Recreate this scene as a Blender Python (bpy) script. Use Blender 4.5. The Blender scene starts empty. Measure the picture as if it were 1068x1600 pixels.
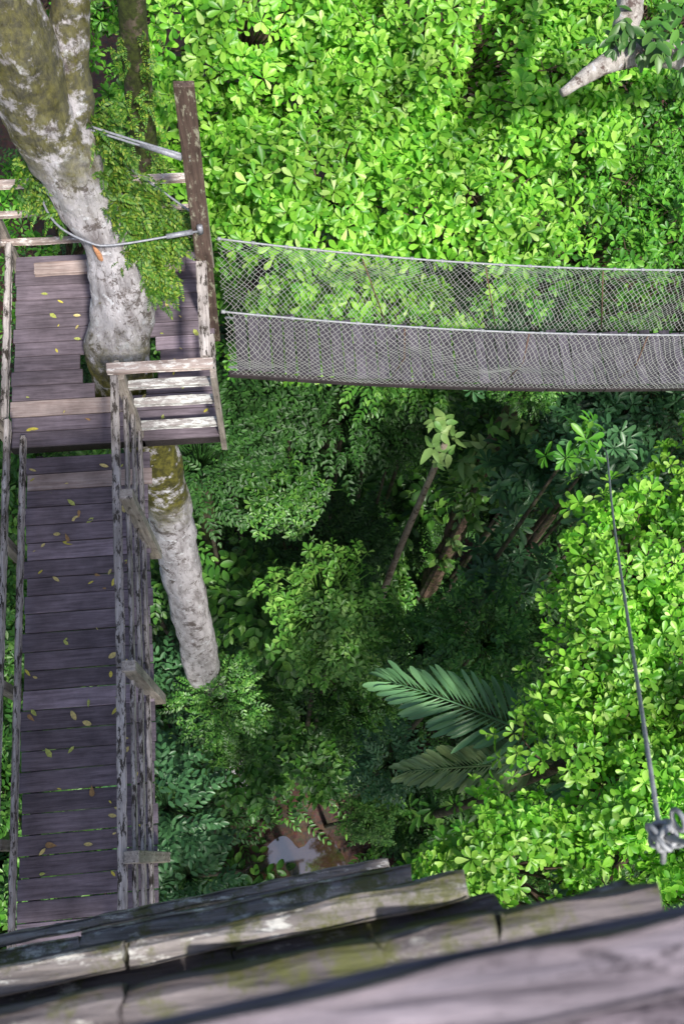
import bpy, math, numpy as np
from mathutils import Vector, Matrix, noise as mnoise
rng = np.random.default_rng(7)
scene = bpy.context.scene
COL = scene.collection

# ------------------------------------------------------------------ materials
def new_mat(name):
    m = bpy.data.materials.new(name); m.use_nodes = True
    nt = m.node_tree; nt.nodes.clear()
    out = nt.nodes.new('ShaderNodeOutputMaterial')
    b = nt.nodes.new('ShaderNodeBsdfPrincipled')
    nt.links.new(b.outputs[0], out.inputs[0])
    return m, nt, b, out
def ramp(nt, fac, stops, interp='LINEAR'):
    r = nt.nodes.new('ShaderNodeValToRGB'); r.color_ramp.interpolation = interp
    e = r.color_ramp.elements
    while len(e) < len(stops): e.new(0.5)
    for i, (p, c) in enumerate(stops):
        e[i].position = p
        e[i].color = (c, c, c, 1) if isinstance(c, (int, float)) else (*c, 1)
    nt.links.new(fac, r.inputs[0]); return r.outputs[0]
def noise_tex(nt, vec, scale, detail=5, rough=.6, dist=0.0):
    n = nt.nodes.new('ShaderNodeTexNoise')
    n.inputs['Scale'].default_value = scale; n.inputs['Detail'].default_value = detail
    n.inputs['Roughness'].default_value = rough; n.inputs['Distortion'].default_value = dist
    if vec is not None: nt.links.new(vec, n.inputs['Vector'])
    return n.outputs['Fac']
def mix(nt, fac, a, b, mode='MIX'):
    m = nt.nodes.new('ShaderNodeMix'); m.data_type = 'RGBA'; m.blend_type = mode
    def put(sock, v):
        if isinstance(v, (tuple, list)): sock.default_value = (*v, 1)
        elif isinstance(v, (int, float)): sock.default_value = v
        else: nt.links.new(v, sock)
    put(m.inputs[0], fac); put(m.inputs[6], a); put(m.inputs[7], b)
    return m.outputs[2]
def mathn(nt, op, a, b):
    m = nt.nodes.new('ShaderNodeMath'); m.operation = op
    for i, v in enumerate((a, b)):
        if isinstance(v, (int, float)): m.inputs[i].default_value = v
        else: nt.links.new(v, m.inputs[i])
    return m.outputs[0]
def bump(nt, b, h, strength=.4, dist=.01):
    n = nt.nodes.new('ShaderNodeBump'); n.inputs['Strength'].default_value = strength
    n.inputs['Distance'].default_value = dist
    nt.links.new(h, n.inputs['Height']); nt.links.new(n.outputs[0], b.inputs['Normal'])
def objco(nt): return nt.nodes.new('ShaderNodeTexCoord').outputs['Object']
def mapping(nt, vec, scale, loc=None):
    m = nt.nodes.new('ShaderNodeMapping'); m.inputs['Scale'].default_value = scale
    nt.links.new(vec, m.inputs['Vector'])
    if loc is not None: nt.links.new(loc, m.inputs['Location'])
    return m.outputs[0]

def leaf_mat(name, stops, trans=.3, rough=.42, spec=.45, lo=.65):
    m, nt, b, out = new_mat(name)
    g = nt.nodes.new('ShaderNodeNewGeometry')
    c = ramp(nt, g.outputs['Random Per Island'], stops)
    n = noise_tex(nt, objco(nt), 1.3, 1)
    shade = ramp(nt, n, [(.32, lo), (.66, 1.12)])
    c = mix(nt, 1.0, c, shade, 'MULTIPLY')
    nt.links.new(c, b.inputs['Base Color'])
    b.inputs['Roughness'].default_value = rough
    b.inputs['Specular IOR Level'].default_value = spec
    if trans > 0:
        t = nt.nodes.new('ShaderNodeBsdfTranslucent')
        tc = mix(nt, 1.0, c, (1.15, 1.3, .4), 'MULTIPLY'); nt.links.new(tc, t.inputs[0])
        ms = nt.nodes.new('ShaderNodeMixShader'); ms.inputs[0].default_value = trans
        nt.links.new(b.outputs[0], ms.inputs[1]); nt.links.new(t.outputs[0], ms.inputs[2])
        nt.links.new(ms.outputs[0], out.inputs[0])
    return m
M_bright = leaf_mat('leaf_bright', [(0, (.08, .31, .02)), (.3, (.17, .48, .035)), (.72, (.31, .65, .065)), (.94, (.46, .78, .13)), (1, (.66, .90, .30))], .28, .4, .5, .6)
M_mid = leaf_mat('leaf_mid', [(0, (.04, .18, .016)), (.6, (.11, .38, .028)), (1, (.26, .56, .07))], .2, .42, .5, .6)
M_under = leaf_mat('leaf_understory', [(0, (.030, .115, .016)), (.6, (.070, .225, .028)), (1, (.17, .37, .06))], 0, .42, .5, .5)  # lower-forest leaves coloured darker, the gap's shade put into their colour
M_under2 = leaf_mat('leaf_understory_light', [(0, (.07, .22, .024)), (.6, (.14, .37, .045)), (1, (.30, .54, .11))], 0, .42, .55, .5)  # yellow-green variant; light on some crowns is put into this colour
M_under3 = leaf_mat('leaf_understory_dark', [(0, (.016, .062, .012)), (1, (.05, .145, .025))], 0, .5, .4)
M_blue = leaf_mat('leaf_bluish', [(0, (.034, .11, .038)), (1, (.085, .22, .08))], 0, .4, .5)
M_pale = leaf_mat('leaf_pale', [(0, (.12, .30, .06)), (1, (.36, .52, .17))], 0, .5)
M_palm = leaf_mat('leaf_palm', [(0, (.11, .26, .11)), (1, (.21, .42, .18))], 0, .40, .6)
M_palm2 = leaf_mat('leaf_palm_old', [(0, (.19, .28, .11)), (1, (.34, .44, .19))], 0, .45)
M_fern = leaf_mat('leaf_fern', [(0, (.03, .11, .010)), (.6, (.09, .23, .016)), (1, (.26, .34, .04))], 0, .55)

def wood_mat(name, axis, dark, light, island=.35, patch=None, patch_at=.6, moss=None, bumpd=.006, pale=None, grain=45.0):
    m, nt, b, out = new_mat(name)
    g = nt.nodes.new('ShaderNodeNewGeometry'); isl = g.outputs['Random Per Island']
    co = objco(nt)
    off = mathn(nt, 'MULTIPLY', isl, 37.0)
    sc = [grain] * 3; sc['XYZ'.index(axis)] = grain / 15
    mp = mapping(nt, co, sc, off)
    gr = noise_tex(nt, mp, 1.0, 7, .68, .3)
    c = ramp(nt, gr, [(.28, dark), (.72, light)])
    isf = ramp(nt, isl, [(0, 1 - island), (.88, 1 + island * .5), (.94, (1 + island) if pale is None else pale)], 'LINEAR')
    c = mix(nt, 1.0, c, isf, 'MULTIPLY')
    big = noise_tex(nt, mapping(nt, co, (1, 1, 1), off), 4.0, 4)
    c = mix(nt, 1.0, c, ramp(nt, big, [(.3, .65), (.7, 1.2)]), 'MULTIPLY')
    if patch is not None:
        sc2 = [26.0] * 3; sc2['XYZ'.index(axis)] = 8.0
        pn = noise_tex(nt, mapping(nt, co, sc2, off), 1.0, 8, .75)
        pf = ramp(nt, pn, [(patch_at - .03, 0.0), (patch_at + .03, 1.0)])
        c = mix(nt, pf, c, patch)
    if moss is not None:
        mn = noise_tex(nt, co, 8.0, 8, .78)
        mf = ramp(nt, mn, [(moss - .02, 0.0), (moss + .08, .8)])
        c = mix(nt, mf, c, (.10, .11, .02))
    nt.links.new(c, b.inputs['Base Color'])
    b.inputs['Roughness'].default_value = .7
    b.inputs['Specular IOR Level'].default_value = .35
    bump(nt, b, gr, .8, bumpd)
    return m
M_deckx = wood_mat('deck_boards', 'X', (.09, .070, .084), (.265, .215, .255), .28, pale=1.7)
M_palex = wood_mat('pale_boards', 'X', (.28, .20, .18), (.60, .49, .46), .2)
M_raily = wood_mat('rail_wood_y', 'Y', (.20, .165, .15), (.72, .66, .63), .3, (.05, .04, .032), .54)
M_railx = wood_mat('rail_wood_x', 'X', (.24, .17, .15), (.66, .55, .50), .3, (.74, .70, .66), .55)
M_railz = wood_mat('rail_wood_z', 'Z', (.22, .18, .16), (.66, .58, .50), .3, (.06, .05, .04), .60)
M_paintx = wood_mat('flaking_paint', 'X', (.20, .17, .16), (.52, .48, .47), .2, (.68, .68, .66), .50)
M_mast = wood_mat('mast_wood', 'Z', (.05, .034, .028), (.20, .135, .11), .2, (.34, .32, .24), .58)
M_bridge = wood_mat('bridge_boards', 'Y', (.058, .050, .066), (.17, .15, .185), .35, (.03, .028, .03), .60)
M_tower = wood_mat('tower_wood', 'X', (.09, .075, .075), (.44, .40, .39), .3, (.62, .61, .58), .57, .51, .012)
M_block = wood_mat('tower_block_wood', 'X', (.055, .045, .05), (.27, .235, .24), .3, (.48, .46, .43), .60, .50, .012)
M_towerlog = wood_mat('tower_handrail', 'X', (.075, .06, .078), (.46, .395, .45), .2, (.08, .065, .08), .56, None, .008, grain=100.0)
M_towercap = wood_mat('tower_rail_cap', 'X', (.055, .044, .058), (.30, .255, .30), .3, (.05, .04, .055), .56, None, .008, grain=100.0)
M_beam = wood_mat('dark_beam', 'Y', (.02, .016, .018), (.07, .055, .06), .2)

def bark_mat(name, base, light, dark, dark_at, moss_at=.6, mossc=(.05, .08, .01), moss_z=None, scale=1.0, crack=.62, lichen=None):
    m, nt, b, out = new_mat(name)
    co = objco(nt)
    n1 = noise_tex(nt, mapping(nt, co, (9 * scale, 9 * scale, 2.2 * scale)), 1.0, 7, .65, .4)
    c = ramp(nt, n1, [(.3, base), (.55, light)])
    n2 = noise_tex(nt, co, 4.2 * scale, 9, .78, .2)
    c = mix(nt, ramp(nt, n2, [(dark_at, 0.0), (dark_at + .05, .85)]), c, dark)
    n4 = noise_tex(nt, mapping(nt, co, (26 * scale, 26 * scale, 6 * scale)), 1.0, 7, .75, 1.2)
    c = mix(nt, ramp(nt, n4, [(crack - .03, 0.0), (crack + .04, .85)]), c, dark)
    n3 = noise_tex(nt, co, 5.0 * scale, 8, .7)
    mf = ramp(nt, n3, [(moss_at, 0.0), (moss_at + .06, .95)])
    if moss_z:
        sx = nt.nodes.new('ShaderNodeSeparateXYZ'); nt.links.new(co, sx.inputs[0])
        zz = mathn(nt, 'DIVIDE', mathn(nt, 'ADD', sx.outputs[2], mathn(nt, 'MULTIPLY', n3, 1.2)), 32.0)
        zr = ramp(nt, zz, [(p / 32.0, v) for p, v in moss_z])
        low = ramp(nt, n3, [(.40, 0.0), (.48, 1.0)])
        mf = mix(nt, zr, mf, low)
    nm = noise_tex(nt, co, 16 * scale, 5, .7)
    mc = mix(nt, ramp(nt, nm, [(.4, 0.0), (.62, 1.0)]), tuple(x * .3 for x in mossc), mossc)
    if lichen is not None:
        nl = noise_tex(nt, mapping(nt, co, (1, 1, 1)), 8.5, 5, .62, .3)
        c = mix(nt, ramp(nt, nl, [(lichen, 0.0), (lichen + .03, .9)]), c, (.72, .72, .76))
    c = mix(nt, mf, c, mc)
    nt.links.new(c, b.inputs['Base Color'])
    b.inputs['Roughness'].default_value = .85
    h = mathn(nt, 'ADD', n1, mathn(nt, 'MULTIPLY', n4, -.9))
    bump(nt, b, h, .9, .03)
    return m
M_bark = bark_mat('pale_bark', (.22, .195, .20), (.60, .57, .60), (.09, .068, .058), .545, .655,
                  (.14, .13, .016), [(19.9, 0), (20.6, 1), (22.8, 1), (23.3, 0), (24.3, 0), (25.0, .9)], crack=.59, lichen=.60)
M_bark2 = bark_mat('mossy_bark', (.045, .033, .022), (.14, .11, .08), (.02, .015, .01), .52, .42, (.06, .085, .008))
M_bark3 = bark_mat('brown_bark', (.05, .03, .02), (.15, .10, .07), (.03, .02, .015), .55, .52)
M_barkv = bark_mat('reddish_bark', (.09, .05, .036), (.26, .17, .125), (.035, .022, .015), .53, .50, (.09, .12, .02))
M_barks = bark_mat('sapling_bark', (.20, .15, .11), (.46, .38, .30), (.08, .05, .035), .55, .60, (.12, .14, .03))
M_bark4 = bark_mat('white_bark', (.26, .22, .19), (.60, .56, .52), (.10, .055, .045), .53, .75, scale=1.6, lichen=.60)
M_bark5 = bark_mat('understory_bark', (.04, .032, .022), (.11, .09, .065), (.03, .02, .015), .55, .5)

def simple_mat(name, col, rough=.5, metal=0.0, var=.3, scale=60):
    m, nt, b, out = new_mat(name)
    n = noise_tex(nt, objco(nt), scale, 4)
    c = mix(nt, ramp(nt, n, [(.3, 0.0), (.7, 1.0)]), tuple(x * (1 - var) for x in col), tuple(min(1, x * (1 + var)) for x in col))
    nt.links.new(c, b.inputs['Base Color'])
    b.inputs['Roughness'].default_value = rough; b.inputs['Metallic'].default_value = metal
    return m
M_net = simple_mat('net_cord', (.48, .49, .46), .7)
M_cable = simple_mat('steel_cable', (.30, .31, .35), .55, .3)
M_rope = simple_mat('dull_cable', (.34, .35, .37), .6, .2)
M_rust = simple_mat('brown_cord', (.16, .09, .06), .8)
M_scar = simple_mat('orange_wood', (.50, .24, .12), .8)

m, nt, b, out = new_mat('forest_floor')
co = objco(nt)
n = noise_tex(nt, co, 2.2, 9, .7)
c = ramp(nt, n, [(.3, (.025, .014, .008)), (.55, (.085, .042, .025)), (.75, (.15, .08, .048))])
v = nt.nodes.new('ShaderNodeTexVoronoi'); v.inputs['Scale'].default_value = 11; nt.links.new(co, v.inputs['Vector'])
c = mix(nt, .55, c, mix(nt, 1.0, c, v.outputs['Color'], 'MULTIPLY'))
nt.links.new(c, b.inputs['Base Color']); b.inputs['Roughness'].default_value = .7
bump(nt, b, n, .8, .08); M_ground = m
m, nt, b, out = new_mat('muddy_water')
co = objco(nt)
n = noise_tex(nt, co, 1.3, 4)
c = ramp(nt, n, [(.35, (.05, .024, .014)), (.65, (.09, .044, .026))])
nt.links.new(c, b.inputs['Base Color']); b.inputs['Roughness'].default_value = .06
b.inputs['IOR'].default_value = 1.6; b.inputs['Specular IOR Level'].default_value = 1.0
bump(nt, b, noise_tex(nt, co, 5, 5), .6, .08)
gl = nt.nodes.new('ShaderNodeBsdfGlossy'); gl.inputs['Roughness'].default_value = .03
ms = nt.nodes.new('ShaderNodeMixShader'); ms.inputs[0].default_value = .4
nt.links.new(b.outputs[0], ms.inputs[1]); nt.links.new(gl.outputs[0], ms.inputs[2]); nt.links.new(ms.outputs[0], out.inputs[0])
M_water = m

# ------------------------------------------------------------------ mesh tools
class MB:
    def __init__(s): s.v = []; s.f = []; s.n = 0
    def add(s, v, f):
        s.v.append(np.asarray(v, float).reshape(-1, 3)); s.f += [tuple(i + s.n for i in q) for q in f]; s.n += len(s.v[-1])
    def mesh(s, name, mat, smooth=False):
        me = bpy.data.meshes.new(name)
        me.from_pydata(np.concatenate(s.v).tolist(), [], s.f); me.update()
        me.materials.append(mat)
        if smooth: me.polygons.foreach_set('use_smooth', [True] * len(me.polygons))
        return me
def catmull(pts, rad, per=6):
    pts = [np.array(p, float) for p in pts]; P = [2 * pts[0] - pts[1]] + pts + [2 * pts[-1] - pts[-2]]
    R = [rad[0]] + list(rad) + [rad[-1]]
    o, r = [], []
    for i in range(1, len(P) - 2):
        for k in range(per):
            t = k / per
            a, b_, c_, d = P[i - 1], P[i], P[i + 1], P[i + 2]
            o.append(.5 * (2 * b_ + (c_ - a) * t + (2 * a - 5 * b_ + 4 * c_ - d) * t * t + (3 * b_ - a - 3 * c_ + d) * t ** 3))
            r.append(R[i] * (1 - t) + R[i + 1] * t)
    o.append(P[-2]); r.append(R[-2]); return o, r
def tube(mb, pts, rad, n=6, bumpy=0.0, per=1, freq=3.0, cap=True):
    if np.isscalar(rad): rad = [rad] * len(pts)
    if per > 1: pts, rad = catmull(pts, rad, per)
    pts = np.array(pts, float); m_ = len(pts)
    tang = np.gradient(pts, axis=0); tang /= np.linalg.norm(tang, axis=1)[:, None] + 1e-9
    ref = np.array([0.31, .94, .12]) if abs(tang[0][2]) > .6 else np.array([0, 0, 1.0])
    V = []
    for i in range(m_):
        a = np.cross(tang[i], ref); a /= np.linalg.norm(a) + 1e-9; b_ = np.cross(tang[i], a)
        for k in range(n):
            th = 2 * math.pi * k / n
            d = a * math.cos(th) + b_ * math.sin(th); r = rad[i]
            if bumpy:
                q = pts[i] + d * rad[i]
                r *= 1 + bumpy * mnoise.noise(Vector(q * freq)) + bumpy * .5 * mnoise.noise(Vector(q * freq * 3.1))
            V.append(pts[i] + d * r)
    F = [(i * n + k, i * n + (k + 1) % n, (i + 1) * n + (k + 1) % n, (i + 1) * n + k) for i in range(m_ - 1) for k in range(n)]
    if cap: F += [tuple(range(n))[::-1], tuple((m_ - 1) * n + k for k in range(n))]
    mb.add(V, F)
def beam(mb, p0, p1, w, h, up=(0, 0, 1), roll=0.0):
    p0 = np.array(p0, float); p1 = np.array(p1, float); d = p1 - p0; d /= np.linalg.norm(d)
    up = np.array(up, float); s = np.cross(d, up); s /= np.linalg.norm(s); u = np.cross(s, d)
    if roll: s, u = s * math.cos(roll) + u * math.sin(roll), u * math.cos(roll) - s * math.sin(roll)
    V = [p + s * a * w / 2 + u * c_ * h / 2 for p in (p0, p1) for a, c_ in ((-1, -1), (1, -1), (1, 1), (-1, 1))]
    mb.add(V, [(0, 1, 2, 3), (7, 6, 5, 4), (0, 4, 5, 1), (1, 5, 6, 2), (2, 6, 7, 3), (3, 7, 4, 0)])
def rough_beam(mb, p0, p1, w, h, seg=24, amp=.006, freq=14):
    """weathered board: many cross-sections, each corner worn by noise"""
    p0 = np.array(p0, float); p1 = np.array(p1, float); d = p1 - p0; Ld = np.linalg.norm(d); d /= Ld
    s = np.cross(d, [0, 0, 1.0]); s /= np.linalg.norm(s); u = np.cross(s, d)
    prof = []
    for a, c_ in ((-1, -1), (1, -1), (1, 1), (-1, 1)):
        for (ka, kc) in ((.86, 1), (1, .8)) if (a * c_ > 0) else ((1, .8), (.86, 1)):
            prof.append((a * ka * w / 2, c_ * kc * h / 2))
    top = [(w * .22, h / 2), (0, h / 2), (-w * .22, h / 2)]
    prof = prof[:6] + top + prof[6:]
    V = []; n = len(prof)
    for i in range(seg + 1):
        t = i / seg; e = .96 if i in (0, seg) else 1
        p = p0 + d * Ld * t
        for k, (a, c_) in enumerate(prof):
            q = p + s * a * e + u * c_ * e
            nv = mnoise.noise_vector(Vector((q[0] * freq * .5, q[1] * freq * 2, q[2] * freq * 2)))
            V.append(q + np.array(nv) * amp + (d * mnoise.noise(Vector(q * 60)) * .012 if i in (0, seg) else 0))
    F = [(i * n + k, i * n + (k + 1) % n, (i + 1) * n + (k + 1) % n, (i + 1) * n + k) for i in range(seg) for k in range(n)]
    F += [tuple(range(n))[::-1], tuple(seg * n + k for k in range(n))]
    mb.add(V, F)
def norm(a): return a / (np.linalg.norm(a, axis=-1, keepdims=True) + 1e-9)
PROF = {'obovate': [(.22, .34), (.48, .80), (.76, 1.0), (.93, .62)], 'lance': [(.3, .95), (.68, .75)],
        'oval': [(.16, .6), (.42, 1.0), (.72, .88), (.92, .42)], 'wide': [(.12, .7), (.36, 1.05), (.62, .8), (.86, .45)], 'simple': [(.32, .66), (.72, 1.0)]}
def template(shape):
    rows = PROF[shape]; t = [0]; s = [0]; h = [0]; F = []
    for i, (tt, ww) in enumerate(rows):
        t += [tt] * 3; s += [-ww * .5, 0, ww * .5]; h += [ww, 0, ww]
    t.append(1); s.append(0); h.append(0); k = 1
    F += [(0, 2, 1), (0, 3, 2)]
    for i in range(len(rows) - 1):
        a = 1 + 3 * i; b_ = a + 3
        F += [(a, a + 1, b_ + 1), (a, b_ + 1, b_), (a + 1, a + 2, b_ + 2), (a + 1, b_ + 2, b_ + 1)]
    a = 1 + 3 * (len(rows) - 1); e = a + 3
    F += [(a, a + 1, e), (a + 1, a + 2, e)]
    return np.array(t, float), np.array(s, float), np.array(h, float), np.array(F)
def leaves_mesh(name, O, D, U, L, W, mat, shape='obovate', fold=.18, droop=.18, extra=None):
    T_, sx, hh, TRI = template(shape); nv = len(T_)
    n = len(O); D = norm(D); S = norm(np.cross(D, U)); U = np.cross(S, D)
    L = np.broadcast_to(L, (n,)); W = np.broadcast_to(W, (n,))
    dr = droop * rng.uniform(.2, 1.6, n)
    V = (O[:, None] + D[:, None] * (T_[None, :, None] * L[:, None, None]) + S[:, None] * (sx[None, :, None] * W[:, None, None])
         + U[:, None] * ((hh[None] * fold * W[:, None] - dr[:, None] * T_[None] ** 2 * L[:, None])[..., None]))
    V = V.reshape(-1, 3); T = (TRI[None] + (np.arange(n) * nv)[:, None, None]).reshape(-1, 3)
    if extra is not None and extra.n:
        ev = np.concatenate(extra.v); et = []
        for q in extra.f:
            for k in range(1, len(q) - 1): et.append((q[0], q[k], q[k + 1]))
        T = np.concatenate([T, np.array(et) + len(V)]); V = np.concatenate([V, ev])
    me = bpy.data.meshes.new(name); nl = len(T)
    me.vertices.add(len(V)); me.vertices.foreach_set('co', V.astype(np.float32).ravel())
    me.loops.add(nl * 3); me.loops.foreach_set('vertex_index', T.astype(np.int32).ravel())
    me.polygons.add(nl); me.polygons.foreach_set('loop_start', (np.arange(nl) * 3).astype(np.int32))
    me.update(calc_edges=True); me.validate()
    me.polygons.foreach_set('use_smooth', [True] * len(me.polygons))
    me.materials.append(mat); return me
def rosettes(P, N, k=7, L=.15, W=.055, lo=.1, hi=.8):
    n = len(P); N = norm(N); a = norm(np.cross(N, rng.normal(size=(n, 3)))); b_ = np.cross(N, a)
    ph = (np.arange(k)[None] * (2 * math.pi / k) + rng.uniform(0, 6.28, (n, 1)) + rng.normal(0, .22, (n, k)))
    el = rng.uniform(lo, hi, (n, k))
    rad = a[:, None] * np.cos(ph)[..., None] + b_[:, None] * np.sin(ph)[..., None]
    D = rad * np.cos(el)[..., None] + N[:, None] * np.sin(el)[..., None]
    U = N[:, None] * np.cos(el)[..., None] - rad * np.sin(el)[..., None] + rng.normal(0, .15, (n, k, 3))
    O = P[:, None] + D * .012 + N[:, None] * rng.uniform(-.06, .02, (n, k, 1))
    sc = rng.uniform(.65, 1.2, (n, 1)) * rng.uniform(.65, 1.1, (n, k))
    f = lambda x: x.reshape(-1, 3)
    return f(O), f(D), f(U), (sc * L).ravel(), (sc * W).ravel()
def sprays(P, D, U, pairs=6, slen=.45, L=.12, W=.045, ang=1.0, sag=.25):
    n = len(P); D = norm(D); S = norm(np.cross(D, U)); U = np.cross(S, D)
    t = np.linspace(.15, 1, pairs); sl = slen * rng.uniform(.7, 1.2, n)
    O, DD, UU, LL = [], [], [], []
    for i, tt in enumerate(t):
        base = P + D * (tt * sl)[:, None] - np.array([0, 0, 1.0]) * (sag * tt * tt * sl)[:, None]
        dloc = norm(D - np.array([0, 0, 1.0]) * (2 * sag * tt))
        prof = math.sin(math.pi * min(1, .25 + .62 * tt)) ** .6
        for sg in (-1, 1):
            a_ = ang * rng.uniform(.85, 1.1, (n, 1)) * (1 - .35 * tt)
            O.append(base); DD.append(dloc * np.cos(a_) + S * sg * np.sin(a_) + rng.normal(0, .09, (n, 3)))
            UU.append(U + rng.normal(0, .16, (n, 3))); LL.append(prof * rng.uniform(.85, 1.15, n) * L)
    O.append(base); DD.append(dloc); UU.append(U); LL.append(np.full(n, L))
    O, DD, UU, LL = map(np.concatenate, (O, DD, UU, LL))
    return O, DD, UU, LL, LL * (W / L)
def lobe_points(lobes, sub_r=.34, per_sub=12, dens=1.0, zmin=-.2):
    P, N, C = [], [], []
    for (c, r) in lobes:
        c = np.array(c, float); r = np.array(r if hasattr(r, '__len__') else (r, r, r * .65), float)
        ns = max(6, int(dens * 1.35 * (r[0] * r[1] + .5 * r[2] * (r[0] + r[1])) / (sub_r * sub_r)))
        d = norm(rng.normal(size=(ns * 3, 3))); d = d[d[:, 2] > zmin][:ns]
        for q in d:
            sc = c + r * q * rng.uniform(.66, 1.10); rs = sub_r * rng.uniform(.65, 1.3)
            dp = norm(rng.normal(size=(per_sub, 3))); dp[:, 2] = np.abs(dp[:, 2]) - .15
            P.append(sc + dp * rs * np.array([1, 1, .85]) * rng.uniform(.7, 1.05, (per_sub, 1)))
            N.append(norm(dp * .9 + q * .4 + np.array([0, -.12, .6]) + rng.normal(0, .12, (per_sub, 3))))
            C.append((c, sc))
    return np.concatenate(P), np.concatenate(N), C

# ------------------------------------------------------------------ scene tools
def thing(name, label, cat, loc=(0, 0, 0), group=None):
    o = bpy.data.objects.new(name, None); o.location = loc; o.empty_display_size = .2
    o['label'] = label; o['category'] = cat
    if group: o['group'] = group
    COL.objects.link(o); return o
def part(name, me, parent, bevel=0.0, label=None, local=False):
    o = bpy.data.objects.new(name, me); COL.objects.link(o); o.parent = parent
    if not local: o.matrix_parent_inverse = Matrix.Translation(-Vector(parent.location))
    if bevel:
        md = o.modifiers.new('edge', 'BEVEL'); md.width = bevel; md.segments = 2; md.limit_method = 'ANGLE'
    if label: o['label'] = label
    return o
def single(name, me, label, cat, group=None, bevel=0):
    o = bpy.data.objects.new(name, me); COL.objects.link(o); o['label'] = label; o['category'] = cat
    if group: o['group'] = group
    if bevel:
        md = o.modifiers.new('edge', 'BEVEL'); md.width = bevel; md.segments = 2
    return o

# ------------------------------------------------------------------ ground and water
bpy.ops.mesh.primitive_grid_add(x_subdivisions=160, y_subdivisions=160, size=500)
g = bpy.context.object; me = g.data
co = np.empty(len(me.vertices) * 3); me.vertices.foreach_get('co', co); co = co.reshape(-1, 3)
co[:, :2] = np.sign(co[:, :2]) * (np.abs(co[:, :2]) / 250) ** 2.4 * 250
d = np.hypot((co[:, 0] - .0) / 1.4, (co[:, 1] + .25) / .75)
nz = np.array([mnoise.noise(Vector((p[0] * 1.3, p[1] * 1.3, 0))) for p in co])
co[:, 2] = np.clip((d - 1) * .16, -.10, .5) + nz * .15
me.vertices.foreach_set('co', co.ravel()); me.update(); me.materials.append(M_ground)
g.name = 'ground'; g['kind'] = 'structure'
bpy.ops.mesh.primitive_circle_add(vertices=48, radius=1, fill_type='NGON', location=(0, -.25, .02))
w = bpy.context.object; w.scale = (3.4, 2.4, 1); w.name = 'water'; w['kind'] = 'structure'; w.data.materials.append(M_water)

# ------------------------------------------------------------------ trees
def make_tree(name, label, cat, base, trunk_pts, trunk_r, lobes, leafmat, barkmat, L=.15, W=.06, k=7, dens=1.0,
              sub_r=.34, per_sub=12, group=None, shape='obovate'):
    T = thing(name, label, cat, base, group)
    mb = MB(); tube(mb, trunk_pts, trunk_r, 14, .12, 5)
    part('trunk', mb.mesh(name + '_trunk', barkmat, True), T)
    P, N, C = lobe_points(lobes, sub_r, per_sub, dens)
    O, D, U, LL, WW = rosettes(P, N, k, L, W)
    part('crown', leaves_mesh(name + '_crown', O, D, U, LL, WW, leafmat, shape), T)
    mb = MB(); top = np.array(trunk_pts[-1], float); seen = set()
    for c, sc in C:
        key = tuple(np.round(c, 2))
        low = c - np.array([0, 0, .6])
        if key not in seen:
            seen.add(key); st = top - np.array([0, 0, rng.uniform(.3, 1.5)])
            mid = (st + low) / 2 + np.array([0, 0, .1])
            tube(mb, [st, mid, low], [.07, .05, .035], 6, .1, 4)
        mid = (low + sc) / 2 + rng.normal(0, .08, 3)
        tube(mb, [low, mid, sc], [.022, .013, .007], 4, 0, 2)
    idx = rng.choice(len(P), min(len(P), 900), replace=False)
    csc = np.array([s for _, s in C])
    for i in idx:
        s = csc[i // per_sub]; tube(mb, [s, P[i]], [.007, .004], 3)
    part('limbs', mb.mesh(name + '_limbs', barkmat, True), T)
    return T

make_tree('canopy_tree', 'dense lime-green crown of glossy whorled leaves beside the net bridge', 'tree', (1.8, 9.6, 0),
    [(1.8, 9.6, 0), (1.7, 9.5, 8), (1.9, 9.4, 15), (1.8, 9.2, 18.0)], [.36, .28, .2, .14],
    [((1.0, 7.7, 20.2), (1.5, 1.4, 1.0)), ((2.7, 9.3, 20.6), (1.7, 1.6, 1.0)), ((.1, 9.5, 20.9), (1.4, 1.4, 1.0)), ((2.7, 7.5, 19.9), (1.3, 1.2, .9)),
     ((1.4, 6.45, 18.9), (1.4, .75, .8)), ((.2, 12, 21), (2, 1.8, 1.1)), ((3.0, 12, 21.2), (2.0, 1.9, 1.2)), ((.0, 7.9, 19.6), (.8, 1.0, .7)), ((4.0, 9.0, 20.2), (1.2, 1.2, .9)),
     ((1.4, 9.2, 20.2), (1.0, 1.0, .8)), ((1.9, 8.4, 20.0), (.9, .9, .7)), ((4.3, 10.9, 20.8), (1.2, 1.2, .9)), ((-.6, 8.6, 20.0), (.8, .8, .7))],
    M_bright, M_bark3, .145, .062, 7, 1.4, .31, 12)
make_tree('canopy_tree', 'mid-green small-leaved rainforest tree past the bridge, shade put in leaf colour', 'tree', (5.8, 10, 0),
    [(5.8, 10, 0), (5.7, 10, 8), (5.6, 9.8, 16.0)], [.32, .24, .13],
    [((4.6, 7.7, 18.8), (1.6, 1.4, 1)), ((6.2, 7.4, 18), (1.7, 1.5, 1)), ((5.2, 10.2, 19.8), (1.8, 1.8, 1.1)), ((7.4, 9.6, 19), (1.8, 1.8, 1.1)),
     ((6.2, 12.4, 20), (2, 2, 1.1)), ((5.6, 8.6, 18.4), (1.4, 1.4, .8))],
    M_mid, M_bark3, .125, .05, 7, 1.3, .32)  # darker leaf colour stands in for shade on this crown
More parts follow.
